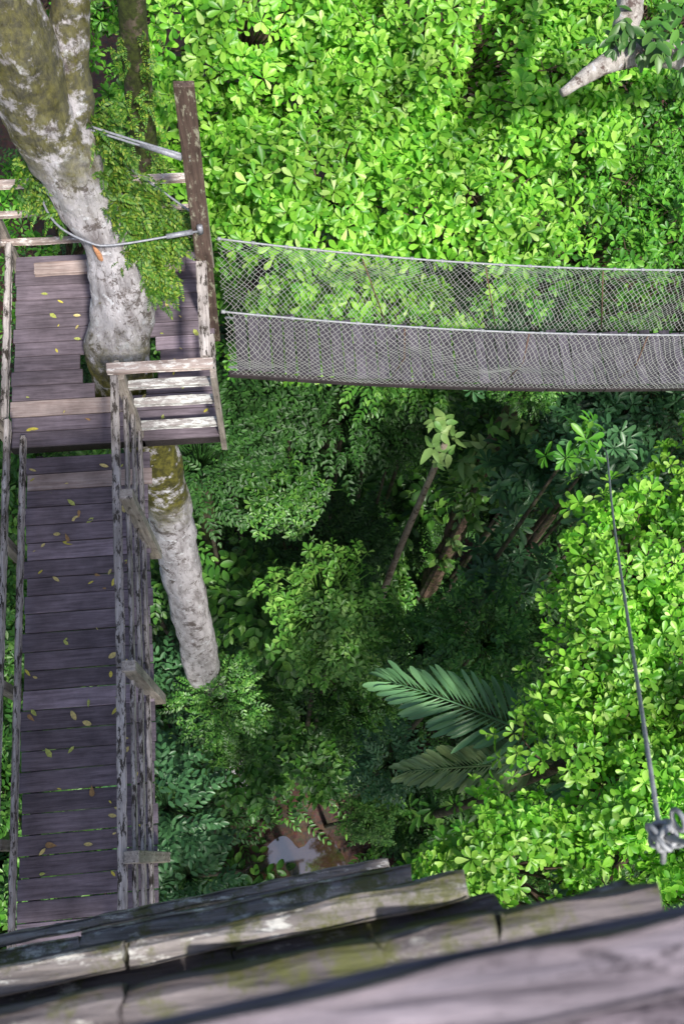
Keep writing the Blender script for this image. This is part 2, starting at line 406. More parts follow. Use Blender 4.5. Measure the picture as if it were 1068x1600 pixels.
make_tree('canopy_tree', 'dull green shaded tree half hidden beneath the net bridge', 'tree', (5.6, 6.0, 0),
    [(5.6, 6.0, 0), (5.6, 6.0, 8), (5.5, 5.9, 14.5)], [.22, .16, .1],
    [((5.4, 5.6, 16.4), (1.3, .9, .8)), ((7.2, 5.4, 16.4), (1.5, 1.1, .8)), ((4.4, 6.9, 17.4), (1.0, .7, .6)), ((3.3, 6.8, 17.4), (.8, .5, .5)), ((6.4, 6.6, 16.8), (1.3, 1, .7))],
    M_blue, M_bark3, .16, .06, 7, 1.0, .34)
make_tree('canopy_tree', 'sunlit yellow-green rounded tree crown below the tower railing', 'tree', (3.6, -1.6, 0),
    [(3.6, -1.6, 0), (3.6, -1.5, 8), (3.4, -1.3, 15), (3.4, -1.0, 18)], [.3, .24, .18, .13],
    [((4.2, 2.65, 19.7), (1.1, 1.0, .8)), ((3.6, 1.85, 19.5), (.65, .7, .7)), ((3.4, .6, 19.6), (.95, .75, .8)), ((2.3, -.28, 19.4), (.85, .7, .7)),
     ((1.5, -.32, 19.3), (.55, .5, .5)), ((4.9, 1.4, 19.8), (1.2, 1.2, .9)), ((2.6, -2.3, 19.6), (1.7, 1.6, .9)), ((4.9, -1.2, 19.7), (1.6, 1.6, .9)),
     ((.8, -3.6, 19.2), (1.7, 1.6, .9)), ((3.8, -4.6, 19.6), (2.0, 1.8, 1)), ((6.2, 3.2, 19), (1.4, 1.6, .9)), ((4.2, .2, 19.6), (1.1, 1.0, .8)), ((3.7, 1.2, 19.1), (.8, .8, .6))],  # southern lobes run out of view, added to block sun from the gap
    M_bright, M_bark3, .122, .056, 7, 1.25, .28, 12)
make_tree('canopy_tree', 'unseen mid-green tree under the tower, added to block sunlight', 'tree', (-3, -5, 0),
    [(-3, -5, 0), (-2.9, -5, 8), (-3, -4.9, 16.5)], [.4, .32, .2],  # unseen crown added to keep direct sun out of the forest gap
    [((-2, -4.2, 17.8), (2.2, 1.9, 1.1)), ((-4.8, -4, 17.5), (2.2, 2.2, 1.1)), ((-3, -7, 18), (2.5, 2.2, 1.1)), ((-5.4, -1.2, 16.5), (1.6, 1.8, 1)), ((-.5, -6, 18), (2, 2, 1))],
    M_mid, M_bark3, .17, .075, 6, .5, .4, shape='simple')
make_tree('canopy_tree', 'slender mossy tree rising behind the plank platform', 'tree', (-1.2, 7.1, 0),
    [(-1.3, 7.0, 0), (-1.25, 7.1, 10), (-1.15, 7.15, 18), (-1.02, 7.3, 21.5), (-.85, 7.5, 24), (-.9, 8.6, 27)], [.26, .20, .16, .14, .12, .1],
    [((-1, 11, 29), (2, 2, 1.2)), ((-3, 12.5, 28), (2, 2, 1.1))], M_mid, M_bark2, .12, .05, 6, .35, .4)
make_tree('canopy_tree', 'dark green small-leaved tree behind the pale trunk', 'tree', (-2.6, 10, 0),
    [(-2.6, 10, 0), (-2.5, 10, 9), (-2.4, 10, 17)], [.3, .24, .16],
    [((-1.4, 9.6, 18.4), (1.4, 1.4, .9)), ((-2.8, 8.6, 17.6), (1.4, 1.4, .9)), ((-3.4, 11.4, 19.3), (2, 1.8, 1)), ((-1.0, 12.2, 20), (1.4, 1.4, 1)), ((-.9, 8.2, 16.8), (1.1, 1.1, .7))],
    M_mid, M_bark3, .125, .05, 7, 1.05)
mbt = MB(); tube(mbt, [(0, 0, 0), (.15, .1, 8), (0, 0, 17.6)], [.34, .26, .18], 12, .12, 5)
ring_trunk = mbt.mesh('ring_trunk', M_bark3, True)
P, N, C = lobe_points([((0, 0, 19), (2.2, 2.2, 1.3)), ((2, .8, 18.4), (1.8, 1.7, 1)), ((-1.8, 1.3, 18.4), (1.8, 1.8, 1)), ((-.8, -2, 18.2), (1.8, 1.8, 1)), ((1.5, -1.9, 18.2), (1.6, 1.6, 1))], .4, 11, .9)
O, D, U, LL, WW = rosettes(P, N, 7, .19, .08)
ring_crown = leaves_mesh('ring_crown', O, D, U, LL, WW, M_mid, 'simple')
for (x, y) in [(-9, 3), (-8.5, 9.5), (-4, 16.0), (1.5, 16.2), (6.3, 16.3), (11, 14.5), (12.3, 9.5), (13.2, 4.6), (11, -1.5), (8.5, -6.5), (2.5, -9.5), (-4.5, -11.5), (-10, -4), (-1, 20.5), (5, 21), (10, 20)]:
    T = thing('rainforest_tree', 'tall rainforest tree with a dense broadleaf crown', 'tree', (x, y, 0), 'surrounding rainforest trees')
    T.rotation_euler[2] = rng.uniform(0, 6.28); T.scale = [rng.uniform(.9, 1.08)] * 3
    part('trunk', ring_trunk, T, local=True); part('crown', ring_crown, T, local=True)

# pale-barked host tree
T = thing('pale_barked_tree', 'big pale blotchy-barked tree growing up through the plank platform', 'tree', (-1.3, 2.4, 0))
mb = MB()
tube(mb, [(-1.3, 2.4, -.2), (-1.25, 2.5, 6), (-1.18, 2.87, 13), (-1.137, 3.646, 17.5), (-1.078, 3.97, 20.2), (-1.181, 4.22, 21.2), (-1.236, 4.36, 22), (-1.09, 4.58, 22.6),
          (-1.073, 4.81, 23.2), (-1.23, 4.95, 23.9), (-1.38, 5.02, 24.6), (-1.42, 5.11, 25.3), (-1.9, 5.5, 27), (-2.8, 6.2, 29)],
     [.5, .38, .29, .26, .24, .25, .285, .262, .255, .26, .26, .25, .2, .15], 72, .16, 16, 3.2)
part('trunk', mb.mesh('host_trunk', M_bark, True), T)
mb = MB()
tube(mb, [(-1.25, 5.0, 24.0), (-1.12, 5.14, 24.7), (-1.0, 5.36, 25.2), (-.7, 5.8, 26.5), (-.6, 6.6, 28)], [.2, .14, .12, .10, .07], 28, .14, 10, 5)
tube(mb, [(-1.5, 5.1, 25.2), (-2.2, 4.9, 26), (-3.4, 4.8, 27.2)], [.16, .11, .07], 14, .12, 6, 4)
tube(mb, [(-2.8, 6.2, 29), (-3.6, 7.4, 30.5)], [.14, .06], 10, .1, 5)
part('limb', mb.mesh('host_limb', M_bark, True), T)
mb = MB(); tube(mb, [(-1.20, 4.62, 23.50), (-1.175, 4.60, 23.42), (-1.155, 4.595, 23.32), (-1.14, 4.605, 23.20)], [.003, .022, .028, .003], 8, .2, 4)
part('bark_scar', mb.mesh('bark_scar', M_scar, True), T, 0, 'orange-brown bare wood scar')
P, N, C = lobe_points([((-3.8, 7.6, 31), (2, 2, 1.1)), ((-4.6, 5, 28.6), (1.6, 1.6, .9)), ((-.8, 8.6, 30), (1.6, 1.6, .9))], .42, 10, .4)
O, D, U, LL, WW = rosettes(P, N, 6, .18, .08)
part('crown', leaves_mesh('host_crown', O, D, U, LL, WW, M_mid, 'simple'), T)

# overhanging white branch tree
T = thing('white_branched_tree', 'tree with pale flaking limbs and drooping dark green leaves', 'tree', (9.4, 8.5, 0))
mb = MB(); tube(mb, [(9.6, 8.3, 0), (9.4, 8.2, 10), (9.0, 8.2, 18), (8.4, 8.1, 22.4), (8.2, 8.6, 25)], [.36, .3, .2, .15, .1], 14, .1, 6)
part('trunk', mb.mesh('white_trunk', M_bark4, True), T)
mb = MB()
tube(mb, [(8.4, 8.1, 22.4), (5.6, 7.35, 22.5), (4.5, 6.95, 22.75), (3.95, 6.9, 22.9), (3.45, 6.7, 23.0), (2.95, 6.4, 22.95)], [.2, .15, .13, .13, .10, .04], 18, .22, 10, 7)
tube(mb, [(3.6, 6.8, 22.95), (3.7, 7.3, 23.2), (3.95, 7.8, 23.5), (4.4, 8.4, 23.8)], [.10, .13, .14, .11], 18, .22, 10, 7)
part('limb', mb.mesh('white_limb', M_bark4, True), T)
P = np.concatenate([rng.normal((3.6, 6.9, 23.25), (.12, .10, .05), (8, 3)), rng.normal((4.2, 7.0, 23.2), (.16, .14, .05), (14, 3)), rng.normal((4.3, 8.0, 23.8), (.4, .3, .1), (8, 3)), rng.normal((8, 9, 25.2), (.9, .9, .3), (60, 3))])
D = rng.normal(0, 1, P.shape) * np.array([1, 1, .25]) + np.array([0, 0, -.3])
O, D, U, LL, WW = sprays(P, D, np.tile([0, 0, 1.0], (len(P), 1)), 3, .28, .17, .075)
part('crown', leaves_mesh('white_crown', O, D, U, LL, WW, M_under, 'oval'), T)

# ------------------------------------------------------------------ understory
def dome_pts(n, r, h=.6, zmin=-.1):
    d = norm(rng.normal(size=(n * 3, 3))); d = d[d[:, 2] > zmin][:n]
    f = rng.uniform(.5, 1.05, (len(d), 1)) * (1 + .35 * np.sin(d[:, :1] * 5 + 1) * np.sin(d[:, 1:2] * 6))
    return d * f * np.array([r, r, r * h]), d
def spray_crown(name, n, r, mat, pairs, slen, L, W, shape='lance'):
    P, d = dome_pts(n, r)
    Dv = d * np.array([1, 1, .35]) + rng.normal(0, .35, d.shape)
    mb = MB()
    O, D, U, LL, WW = sprays(P, Dv, np.tile([0, 0, 1.0], (len(P), 1)) + rng.normal(0, .25, P.shape), pairs, slen, L, W)
    for i in range(0, len(P), 3): tube(mb, [(0, 0, -r * .5), P[i] * .6, P[i]], [.015, .01, .005], 3)
    return leaves_mesh(name, O, D, U, LL, WW, mat, shape, extra=mb)
def ros_crown(name, n, r, mat, k, L, W, shape='simple'):
    P, d = dome_pts(n, r); mb = MB()
    O, D, U, LL, WW = rosettes(P, d * .5 + np.array([0, 0, .8]) + rng.normal(0, .2, P.shape), k, L, W, .0, .5)
    for i in range(0, len(P), 2): tube(mb, [(0, 0, -r * .5), P[i] * .6, P[i]], [.02, .012, .006], 3)
    return leaves_mesh(name, O, D, U, LL, WW, mat, shape, extra=mb)
FA = spray_crown('feathery_crown', 230, 1.0, M_under, 5, .38, .125, .055, 'oval')
FB = spray_crown('feathery_crown_light', 200, 1.0, M_under2, 4, .30, .14, .068, 'oval')
FD = spray_crown('feathery_crown_dark', 220, 1.0, M_under3, 5, .42, .12, .05)
BA = ros_crown('bushy_crown', 330, 1.0, M_under, 6, .14, .06)
BL = ros_crown('bushy_crown_light', 300, 1.0, M_under2, 6, .135, .062)
BD = ros_crown('bushy_crown_dark', 320, 1.0, M_under3, 6, .14, .06)
BROAD = spray_crown('broad_crown', 90, .95, M_under, 3, .42, .24, .13, 'oval')
crown_blue = spray_crown('bluish_crown', 130, .9, M_blue, 4, .5, .18, .08, 'oval')
crown_big = ros_crown('whorled_crown', 34, .85, M_under, 9, .36, .10, 'obovate')
crown_bigb = ros_crown('whorled_crown_bright', 10, .45, M_mid, 9, .30, .09, 'obovate')
crown_blue2 = ros_crown('whorled_crown_blue', 38, .85, M_blue, 9, .33, .10, 'obovate')
def treelet(x, y, h, s, cr, lab, name='understory_tree', lean=.3):
    T = thing(name, lab, 'tree', (x, y, 0), 'small trees in the shaded forest gap')
    mb = MB(); lx, ly = rng.normal(0, lean, 2)
    tube(mb, [(lx, ly, 0), (lx * .3, ly * .6, h * .5), (0, 0, h - .3)], [.03 + h * .003, .025 + h * .002, .02], 7, .1, 4)
    part('trunk', mb.mesh('treelet_trunk', M_bark5, True), T, local=True)
    c = part('crown', cr, T, local=True); c.location = (0, 0, h); c.rotation_euler[2] = rng.uniform(0, 6.28); c.scale = (s, s, s * rng.uniform(.8, 1.2))
L1 = 'small shade tree with feathery dark green leaves'; L2 = 'bushy understory tree with small dull green leaves'
L3 = 'understory tree with large bluish-green leaves'; L4 = 'understory tree with whorls of long glossy leaves'
L5 = 'lighter green understory tree, lit look put into leaf colour'; L6 = 'understory tree with broad drooping leaves'
placed = []
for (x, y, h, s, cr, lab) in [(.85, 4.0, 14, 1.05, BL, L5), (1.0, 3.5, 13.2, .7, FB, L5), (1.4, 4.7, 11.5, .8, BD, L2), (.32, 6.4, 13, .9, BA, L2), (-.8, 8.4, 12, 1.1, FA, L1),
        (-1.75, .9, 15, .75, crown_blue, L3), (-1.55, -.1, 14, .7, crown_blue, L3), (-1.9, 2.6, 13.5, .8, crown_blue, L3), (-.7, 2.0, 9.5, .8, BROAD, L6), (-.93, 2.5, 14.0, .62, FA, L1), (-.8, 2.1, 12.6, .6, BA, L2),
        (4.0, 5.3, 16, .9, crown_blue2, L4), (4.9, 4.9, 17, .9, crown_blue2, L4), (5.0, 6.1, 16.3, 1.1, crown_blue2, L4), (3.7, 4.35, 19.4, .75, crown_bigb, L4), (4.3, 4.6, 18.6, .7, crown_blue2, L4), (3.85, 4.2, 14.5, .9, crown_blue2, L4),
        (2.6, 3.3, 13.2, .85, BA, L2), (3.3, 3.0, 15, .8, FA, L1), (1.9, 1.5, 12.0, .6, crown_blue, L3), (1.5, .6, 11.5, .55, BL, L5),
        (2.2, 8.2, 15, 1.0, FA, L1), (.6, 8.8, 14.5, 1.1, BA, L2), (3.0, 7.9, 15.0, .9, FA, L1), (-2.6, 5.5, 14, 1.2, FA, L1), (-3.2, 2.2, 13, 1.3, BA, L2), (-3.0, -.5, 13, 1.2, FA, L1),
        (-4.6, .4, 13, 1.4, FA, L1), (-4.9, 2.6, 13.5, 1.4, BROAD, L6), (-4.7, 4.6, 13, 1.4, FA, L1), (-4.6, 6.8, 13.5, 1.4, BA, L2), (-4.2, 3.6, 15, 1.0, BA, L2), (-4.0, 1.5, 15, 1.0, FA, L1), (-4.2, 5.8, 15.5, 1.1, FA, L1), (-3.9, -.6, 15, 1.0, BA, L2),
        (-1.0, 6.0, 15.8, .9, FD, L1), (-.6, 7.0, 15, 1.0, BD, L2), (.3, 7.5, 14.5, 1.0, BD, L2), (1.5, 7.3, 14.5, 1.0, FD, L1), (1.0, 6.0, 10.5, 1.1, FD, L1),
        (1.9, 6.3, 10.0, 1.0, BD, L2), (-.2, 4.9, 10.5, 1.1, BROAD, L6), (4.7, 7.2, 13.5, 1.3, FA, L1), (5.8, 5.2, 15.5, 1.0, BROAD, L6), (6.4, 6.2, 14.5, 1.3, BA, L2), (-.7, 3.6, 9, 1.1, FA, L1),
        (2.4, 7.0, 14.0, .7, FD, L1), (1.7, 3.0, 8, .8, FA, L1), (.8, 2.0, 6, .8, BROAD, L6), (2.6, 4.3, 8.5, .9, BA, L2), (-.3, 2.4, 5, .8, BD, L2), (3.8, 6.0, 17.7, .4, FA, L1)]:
    placed.append((x, y, h)); treelet(x, y, h, s, cr, lab)
KINDS = [(FA, L1), (FD, L1), (BA, L2), (BL, L5), (BD, L2), (BROAD, L6), (FD, L1), (crown_big, L4), (FA, L1)]
tries = 0
while len(placed) < 155 and tries < 8000:
    tries += 1
    x, y = rng.uniform(-5, 10.5), rng.uniform(-1.5, 15)
    dg = math.hypot(x - .4, (y - .3) * .9)
    if dg < 2.2: continue
    h = min(12.5, max(1.2, (dg - 1.2) * rng.uniform(.35, 1.5)))
    if 2.0 < x < 5.0 and 4.0 < y < 7.4 and h > 7: continue     # clearing round the vine-covered trunk
    if any((x - a) ** 2 + (y - b_) ** 2 + ((h - c_) * .35) ** 2 < .9 for a, b_, c_ in placed): continue
    placed.append((x, y, h)); cr, lab = KINDS[int(rng.integers(0, len(KINDS)))]
    treelet(x, y, h, rng.uniform(.9, 1.5), cr, lab)
n = 4800; P = np.stack([rng.uniform(-9, 13, n), rng.uniform(-2, 22, n), rng.uniform(.05, .9, n)], 1)
P = P[np.hypot((P[:, 0]) / 2.0, (P[:, 1] + .3) / 1.15) > 1]
D = rng.normal(0, 1, P.shape) * np.array([1, 1, .2]) + np.array([0, 0, .2])
O, D, U, LL, WW = sprays(P, D, np.tile([0, 0, 1.0], (len(P), 1)), 5, .7, .22, .08)
gc = bpy.data.objects.new('ground_cover', leaves_mesh('ground_cover', O, D, U, LL, WW, M_under, 'lance')); COL.objects.link(gc)
gc['kind'] = 'stuff'; gc['label'] = 'low leafy ground cover on the dark forest floor'; gc['category'] = 'undergrowth'

def bigleaf(P, Lm, Wm, mat, name, k=6, lo=-.5, hi=.35, droop=.5):
    O, D, U, LL, WW = rosettes(P, np.tile([0, -.2, 1.0], (len(P), 1)) + rng.normal(0, .45, P.shape), k, Lm, Wm, lo, hi)
    return leaves_mesh(name, O, D, U, LL, WW, mat, 'wide', .12, droop)
T = thing('pale_leaved_sapling', 'slim pale straight trunk topped with big ragged pale leaves', 'tree', (2.5, 5.4, 0))
mb = MB(); tube(mb, [(2.4, 5.3, 0), (2.45, 5.35, 8), (2.52, 5.45, 12), (2.66, 5.5, 17)], [.10, .08, .065, .045], 12, .2, 8, 5)
part('trunk', mb.mesh('sapling_trunk', M_barks, True), T)
part('crown', bigleaf(np.array([(2.62, 5.65, 17.1), (2.70, 5.4, 16.9), (2.5, 5.8, 17.2), (2.8, 5.6, 17.0), (2.58, 5.35, 16.7), (2.68, 5.8, 17.1), (2.5, 5.5, 16.9), (2.75, 5.75, 16.8)]), .25, .12, M_pale, 'sapling_crown', 5), T)
T = thing('vine_covered_tree', 'reddish-brown trunk wrapped with pale climbing plants', 'tree', (3.85, 6.3, 0))
mb = MB(); tube(mb, [(3.95, 6.2, 0), (3.95, 6.2, 9), (3.80, 6.25, 13), (3.85, 6.15, 16), (3.9, 6.3, 17.6)], [.22, .19, .17, .16, .08], 24, .45, 12, 5)
part('trunk', mb.mesh('vine_trunk', M_barkv, True), T)
for q in [(3.6, 6.0, 15.5), (3.45, 5.95, 15.0), (3.65, 5.95, 16.4), (3.5, 6.1, 14.2), (3.7, 5.9, 14.6), (3.55, 5.9, 15.8), (3.8, 5.9, 12.6), (3.85, 5.9, 16.8), (3.7, 5.95, 13.4), (3.8, 5.9, 11.0), (3.55, 5.9, 14.8), (3.8, 5.9, 9.5)]:
    part('climbing_plant', bigleaf(np.array([q, (q[0] + .15, q[1] - .12, q[2] - .2), (q[0] - .1, q[1] + .1, q[2] - .1)]), .24, .12, M_pale if rng.random() < .55 else M_under2, 'vine_leaves', 6), T)

# palm
def frond(mb_r, base, tip, arch, npair, Lm, Wm):
    base = np.array(base, float); tip = np.array(tip, float); ts = np.linspace(0, 1, 14)
    pts = [base + (tip - base) * t + np.array([0, 0, 4 * arch * t * (1 - t)]) for t in ts]
    tube(mb_r, pts, list(np.linspace(.022, .005, 14)), 6)
    O, D, U, L_, W_ = [], [], [], [], []
    d0 = norm(tip - base); S = norm(np.cross(d0, [0, 0, 1.0]))
    for i in range(npair):
        t = .14 + .86 * i / (npair - 1)
        p = base + (tip - base) * t + np.array([0, 0, 4 * arch * t * (1 - t)])
        dl = norm((tip - base) + np.array([0, 0, 4 * arch * (1 - 2 * t)]))
        for sg in (-1, 1):
            a_ = 1.15 - .75 * t + rng.normal(0, .06)
            O.append(p); D.append(dl * math.cos(a_) + S * sg * math.sin(a_) + np.array([0, 0, -.12 + rng.normal(0, .07)]))
            U.append(np.array([0, 0, 1.0]) + S * sg * rng.normal(.3, .22)); L_.append(Lm * (math.sin(math.pi * (.20 + .66 * t)) ** .6) * rng.uniform(.85, 1.1)); W_.append(Wm * rng.uniform(.85, 1.15))
    return O, D, U, L_, W_
T = thing('palm', 'palm with long arching feathery grey-green fronds', 'palm', (3.9, .8, 0))
mb = MB(); tube(mb, [(3.9, .8, 0), (3.85, .8, 9), (3.75, .9, 17.1)], [.13, .1, .08], 10, .06, 6); part('trunk', mb.mesh('palm_trunk', M_bark5, True), T)
for (b0, tip, arch, mt, Lm) in [((3.7, .95, 17.2), (1.45, 2.0, 17.7), .38, M_palm, .66), ((3.5, .9, 17.0), (1.62, .95, 17.0), .2, M_palm2, .46), ((3.7, 1, 17.2), (5.4, 2.4, 17.2), .4, M_palm, .5), ((3.7, 1, 17.2), (5.2, -.2, 17.3), .4, M_palm, .5), ((3.7, .9, 17.2), (3.4, -.9, 17.2), .4, M_palm, .5)]:
    mr = MB(); O, D, U, L_, W_ = frond(mr, b0, tip, arch, 32, Lm, .072)
    part('frond', leaves_mesh('frond', np.array(O), np.array(D), np.array(U), np.array(L_), np.array(W_), mt, 'obovate', .25, .18, extra=mr), T)

# ferns on the trunks
def ferns(name, label, pts, outd, n, flen, sp=.07, grp='ferns growing on the trunks'):
    P = []; Dn = []
    for _ in range(n):
        i = rng.integers(0, len(pts)); p = np.array(pts[i]) + rng.normal(0, sp, 3); P.append(p); Dn.append(np.array(outd) + rng.normal(0, .6, 3))
    P = np.array(P); Dn = np.array(Dn)
    O, D, U, LL, WW = sprays(P, Dn, np.tile([0, 0, 1.0], (len(P), 1)) + rng.normal(0, .3, P.shape), 10, flen, .036, .015, 1.3, .5)
    single(name, leaves_mesh(name, O, D, U, LL, WW, M_fern, 'lance', .1, .1), label, 'fern', grp)
ferns('fern_clump', 'dense green fern clump sprouting from the pale trunk', [(-.98, 4.93, 23.95), (-.96, 4.80, 23.7), (-.88, 4.72, 23.4), (-.84, 4.68, 23.15), (-.78, 4.62, 22.95), (-.80, 4.88, 23.25), (-.68, 4.85, 23.1), (-.6, 4.92, 23.3), (-.82, 4.95, 23.6), (-1.0, 5.02, 24.25)], (.4, -.2, -.05), 1200, .12, .07)
ferns('fern_clump', 'yellow-green ferns hanging on the shaded side of the trunk', [(-1.48, 4.9, 23.7), (-1.55, 4.95, 23.9), (-1.42, 4.9, 23.5)], (-.7, -.1, 0), 120, .12)
ferns('fern_clump', 'small ferns clinging to the slender mossy trunk', [(-1.05, 7.15, 20.5), (-1.0, 7.2, 21.3), (-.95, 7.25, 22.1), (-.95, 7.3, 22.8)], (0, -.6, 0), 200, .14, .12)

# ------------------------------------------------------------------ plank walkway
Z0 = 22.0
T = thing('plank_walkway', 'weathered dark plank walkway with worn timber railings', 'walkway', (-1.53, 1.5, Z0))
mb = MB(); mp_ = MB(); y = -2.0
while y < 3.5:
    w_ = rng.uniform(.146, .158); j = rng.normal(0, .012, 2)
    z = Z0 - .07 + rng.normal(0, .003)
    pale = 3.22 < y + w_ / 2 < 3.37
    beam(mp_ if pale else mb, (-2.05 + j[0], y + w_ / 2, z), (-1.0 + j[1] + (.05 if pale else 0), y + w_ / 2 + rng.normal(0, .003), z + rng.normal(0, .003)), w_, .035)
    y += w_ + .006
part('deck', mb.mesh('walk_deck', M_deckx), T, .006)
if mp_.n: part('pale_board', mp_.mesh('pale_board', M_palex), T, .006, 'pale pinkish replacement board')
for x in (-1.95, -1.12):
    mb = MB(); beam(mb, (x, -2, Z0 - .17), (x, 3.55, Z0 - .17), .06, .14); part('joist', mb.mesh('joist', M_beam), T, .004)
for (x, z, w_, h_) in [(-1.085, 23.13, .062, .04), (-1.05, 22.80, .034, .08), (-1.04, 22.46, .034, .08), (-1.03, 22.12, .034, .07)]:
    mb = MB(); rough_beam(mb, (x, -1.2, z), (x + .01, 1.36, z - .01), w_, h_, 40, .005, 7); rough_beam(mb, (x + .012, 1.37, z - .008), (x - .01, 3.64, z), w_, h_, 40, .005, 7)
    part('rail', mb.mesh('rail', M_raily), T)
for y in (-1.1, .11, 1.37, 2.65):
    mb = MB(); beam(mb, (-.985, y, 21.62), (-1.015, y, 23.17), .10, .08, (0, 1, 0)); part('post', mb.mesh('post', M_railz), T, .007)
for (x, z) in [(-2.16, 23.1), (-2.14, 22.75), (-2.10, 22.42), (-2.055, 22.08)]:
    mb = MB(); rough_beam(mb, (x, -1.2, z), (x + .01, 3.66, z), .045, .08, 60, .006, 6); part('rail', mb.mesh('rail', M_raily), T)
for y in (-1.1, .3, 1.5, 2.7):
    mb = MB(); beam(mb, (-2.17, y, 21.6), (-2.19, y, 23.16), .08, .08, (0, 1, 0)); part('post', mb.mesh('post', M_railz), T, .007)

# ------------------------------------------------------------------ platform
T = thing('tree_platform', 'square dark plank platform with worn railings built round a trunk', 'platform', (-1.26, 4.5, Z0))
mb = MB(); mp_ = MB(); y = 3.60
while y < 5.42:
    w_ = rng.uniform(.132, .154); yc = y + w_ / 2; j = rng.normal(0, .012, 2); z = Z0 + rng.normal(0, .003) - .0175
    hw = .36 ** 2 - (abs(yc - 4.40)) ** 2
    tgt = mp_ if 3.84 < yc < 4.12 else mb
    if hw > 0:
        hw = math.sqrt(hw); beam(tgt, (-2.17 + j[0], yc, z), (-1.22 - hw, yc, z), w_, .035); beam(mb, (-1.22 + hw, yc, z), (-.37 + j[1], yc, z), w_, .035)
    elif tgt is mp_:
        beam(mp_, (-2.19 + j[0], yc, z), (-1.14, yc, z), w_, .035); beam(mb, (-1.135, yc, z), (-.37 + j[1], yc, z), w_, .035)
    else: beam(mb, (-2.17 + j[0], yc, z), (-.37 + j[1], yc, z), w_, .035)
    y += w_ + .007
part('deck', mb.mesh('plat_deck', M_deckx), T, .006)
part('pale_board', mp_.mesh('pale_board', M_palex), T, .006, 'pale pinkish boards beside the trunk')
mb = MB()
for yy in (3.66, 5.36): beam(mb, (-2.2, yy, Z0 - .12), (-.35, yy, Z0 - .12), .08, .16)
for xx in (-2.1, -.43): beam(mb, (xx, 3.72, Z0 - .13), (xx, 5.3, Z0 - .13), .08, .15)
part('frame', mb.mesh('plat_frame', M_beam), T, .004)
def rl(p0, p1, w_, h_, mat, lab=None):
    mb = MB(); rough_beam(mb, p0, p1, w_, h_, 26, .005, 8); part('rail', mb.mesh('rail', mat), T, 0, lab)
def pst(x, y, z0, z1, w_=.08, d_=.08, mat=None, nm='post', dx=0, dy=0, lab=None):
    mb = MB(); beam(mb, (x, y, z0), (x + dx, y + dy, z1), w_, d_, (0, 1, 0)); part(nm, mb.mesh(nm, mat or M_railz), T, .007, lab)
rl((-1.14, 3.70, 23.15), (-.33, 3.70, 23.15), .085, .05, M_railx)
rl((-1.02, 3.68, 22.90), (-.36, 3.68, 22.90), .07, .06, M_paintx, 'rail with flaking white paint')
rl((-1.02, 3.68, 22.58), (-.36, 3.68, 22.58), .07, .06, M_paintx, 'rail with flaking white paint')
rl((-1.02, 3.66, 22.17), (-.36, 3.66, 22.17), .07, .07, M_paintx, 'rail with flaking white paint')
pst(-1.06, 3.66, 21.75, 23.12); pst(-1.08, 3.755, 21.75, 23.12, .04, .07)
pst(-.335, 3.63, 21.7, 23.12, .05, .085, M_railz)
rl((-.385, 3.76, 23.15), (-.385, 4.62, 23.15), .085, .05, M_raily)
rl((-.35, 3.70, 22.7), (-.35, 4.2, 22.7), .04, .08, M_raily)
pst(-.385, 4.71, 21.75, 25.0, .135, .05, M_mast, 'mast', .045, 0, 'tall dark brown timber mast')
pst(-.385, 5.30, 21.75, 23.0)
for z, mt, w_ in ((23.1, M_railx, .07), (22.7, M_railx, .05), (22.3, M_railx, .05)): rl((-2.75, 5.5, z), (-.4, 5.5, z), w_, .05, mt)
rl((-1.98, 5.36, 22.06), (-1.42, 5.37, 22.06), .13, .05, M_palex, 'reddish pale bench plank')
rl((-.98, 5.36, 22.06), (-.6, 5.35, 22.06), .13, .05, M_palex)
for x in (-2.7, -2.2, -.38): pst(x, 5.57, 21.7, 23.2)
for x, z in ((-2.2, 23.1), (-2.16, 22.72), (-2.14, 22.34)): rl((x, 3.70, z), (x, 5.44, z), .055, .08, M_raily)
pst(-2.22, 3.72, 21.7, 23.15)

# ------------------------------------------------------------------ net bridge
def sag(x): return .9 * (1 - ((x - 6) / 6.25) ** 2)
X0, X1 = -.25, 12.25
T = thing('net_bridge', 'hanging rope-net footbridge with narrow plank deck and cable handrails', 'bridge', (X0, 4.6, Z0))
mb = MB(); x = X0 + .08
while x < X1 - .05:
    w_ = rng.uniform(.090, .105); z = 21.98 - sag(x); z2 = 21.98 - sag(x + w_); j = rng.normal(0, .015, 2)
    beam(mb, (x + w_ / 2 + rng.normal(0, .005), 4.26 + j[0] * .3, (z + z2) / 2), (x + w_ / 2 + rng.normal(0, .005), 4.86 + j[1], (z + z2) / 2), w_, .028, roll=math.atan2(z2 - z, w_) * -1)
    x += w_ + rng.uniform(.010, .020)
part('deck', mb.mesh('bridge_deck', M_bridge), T, .003)
xs = np.linspace(X0, X1, 61)
mb = MB()
for a, c_ in zip(xs[:-1:3], xs[3::3]): beam(mb, (a, 4.225, 21.965 - sag(a)), (c_ - .01, 4.225, 21.965 - sag(c_ - .01)), .045, .06)
part('edge_board', mb.mesh('edge_board', M_beam), T, .004)
for yy in (4.25, 4.95):
    mb = MB(); tube(mb, [(q, yy, 23.0 - sag(q)) for q in xs], .009, 8)
    for q in np.arange(X0, X1, .28):
        tube(mb, [(q, yy, 23.0 - sag(q)), (q + .03, yy, 23.0 - sag(q + .03))], .016, 8)
    part('handrail_cable', mb.mesh('handrail_cable', M_rope, True), T)
for yy in (4.3, 4.82):
    mb = MB(); tube(mb, [(q, yy, 21.955 - sag(q)) for q in xs], .012, 6)
    part('deck_cable', mb.mesh('deck_cable', M_cable, True), T)
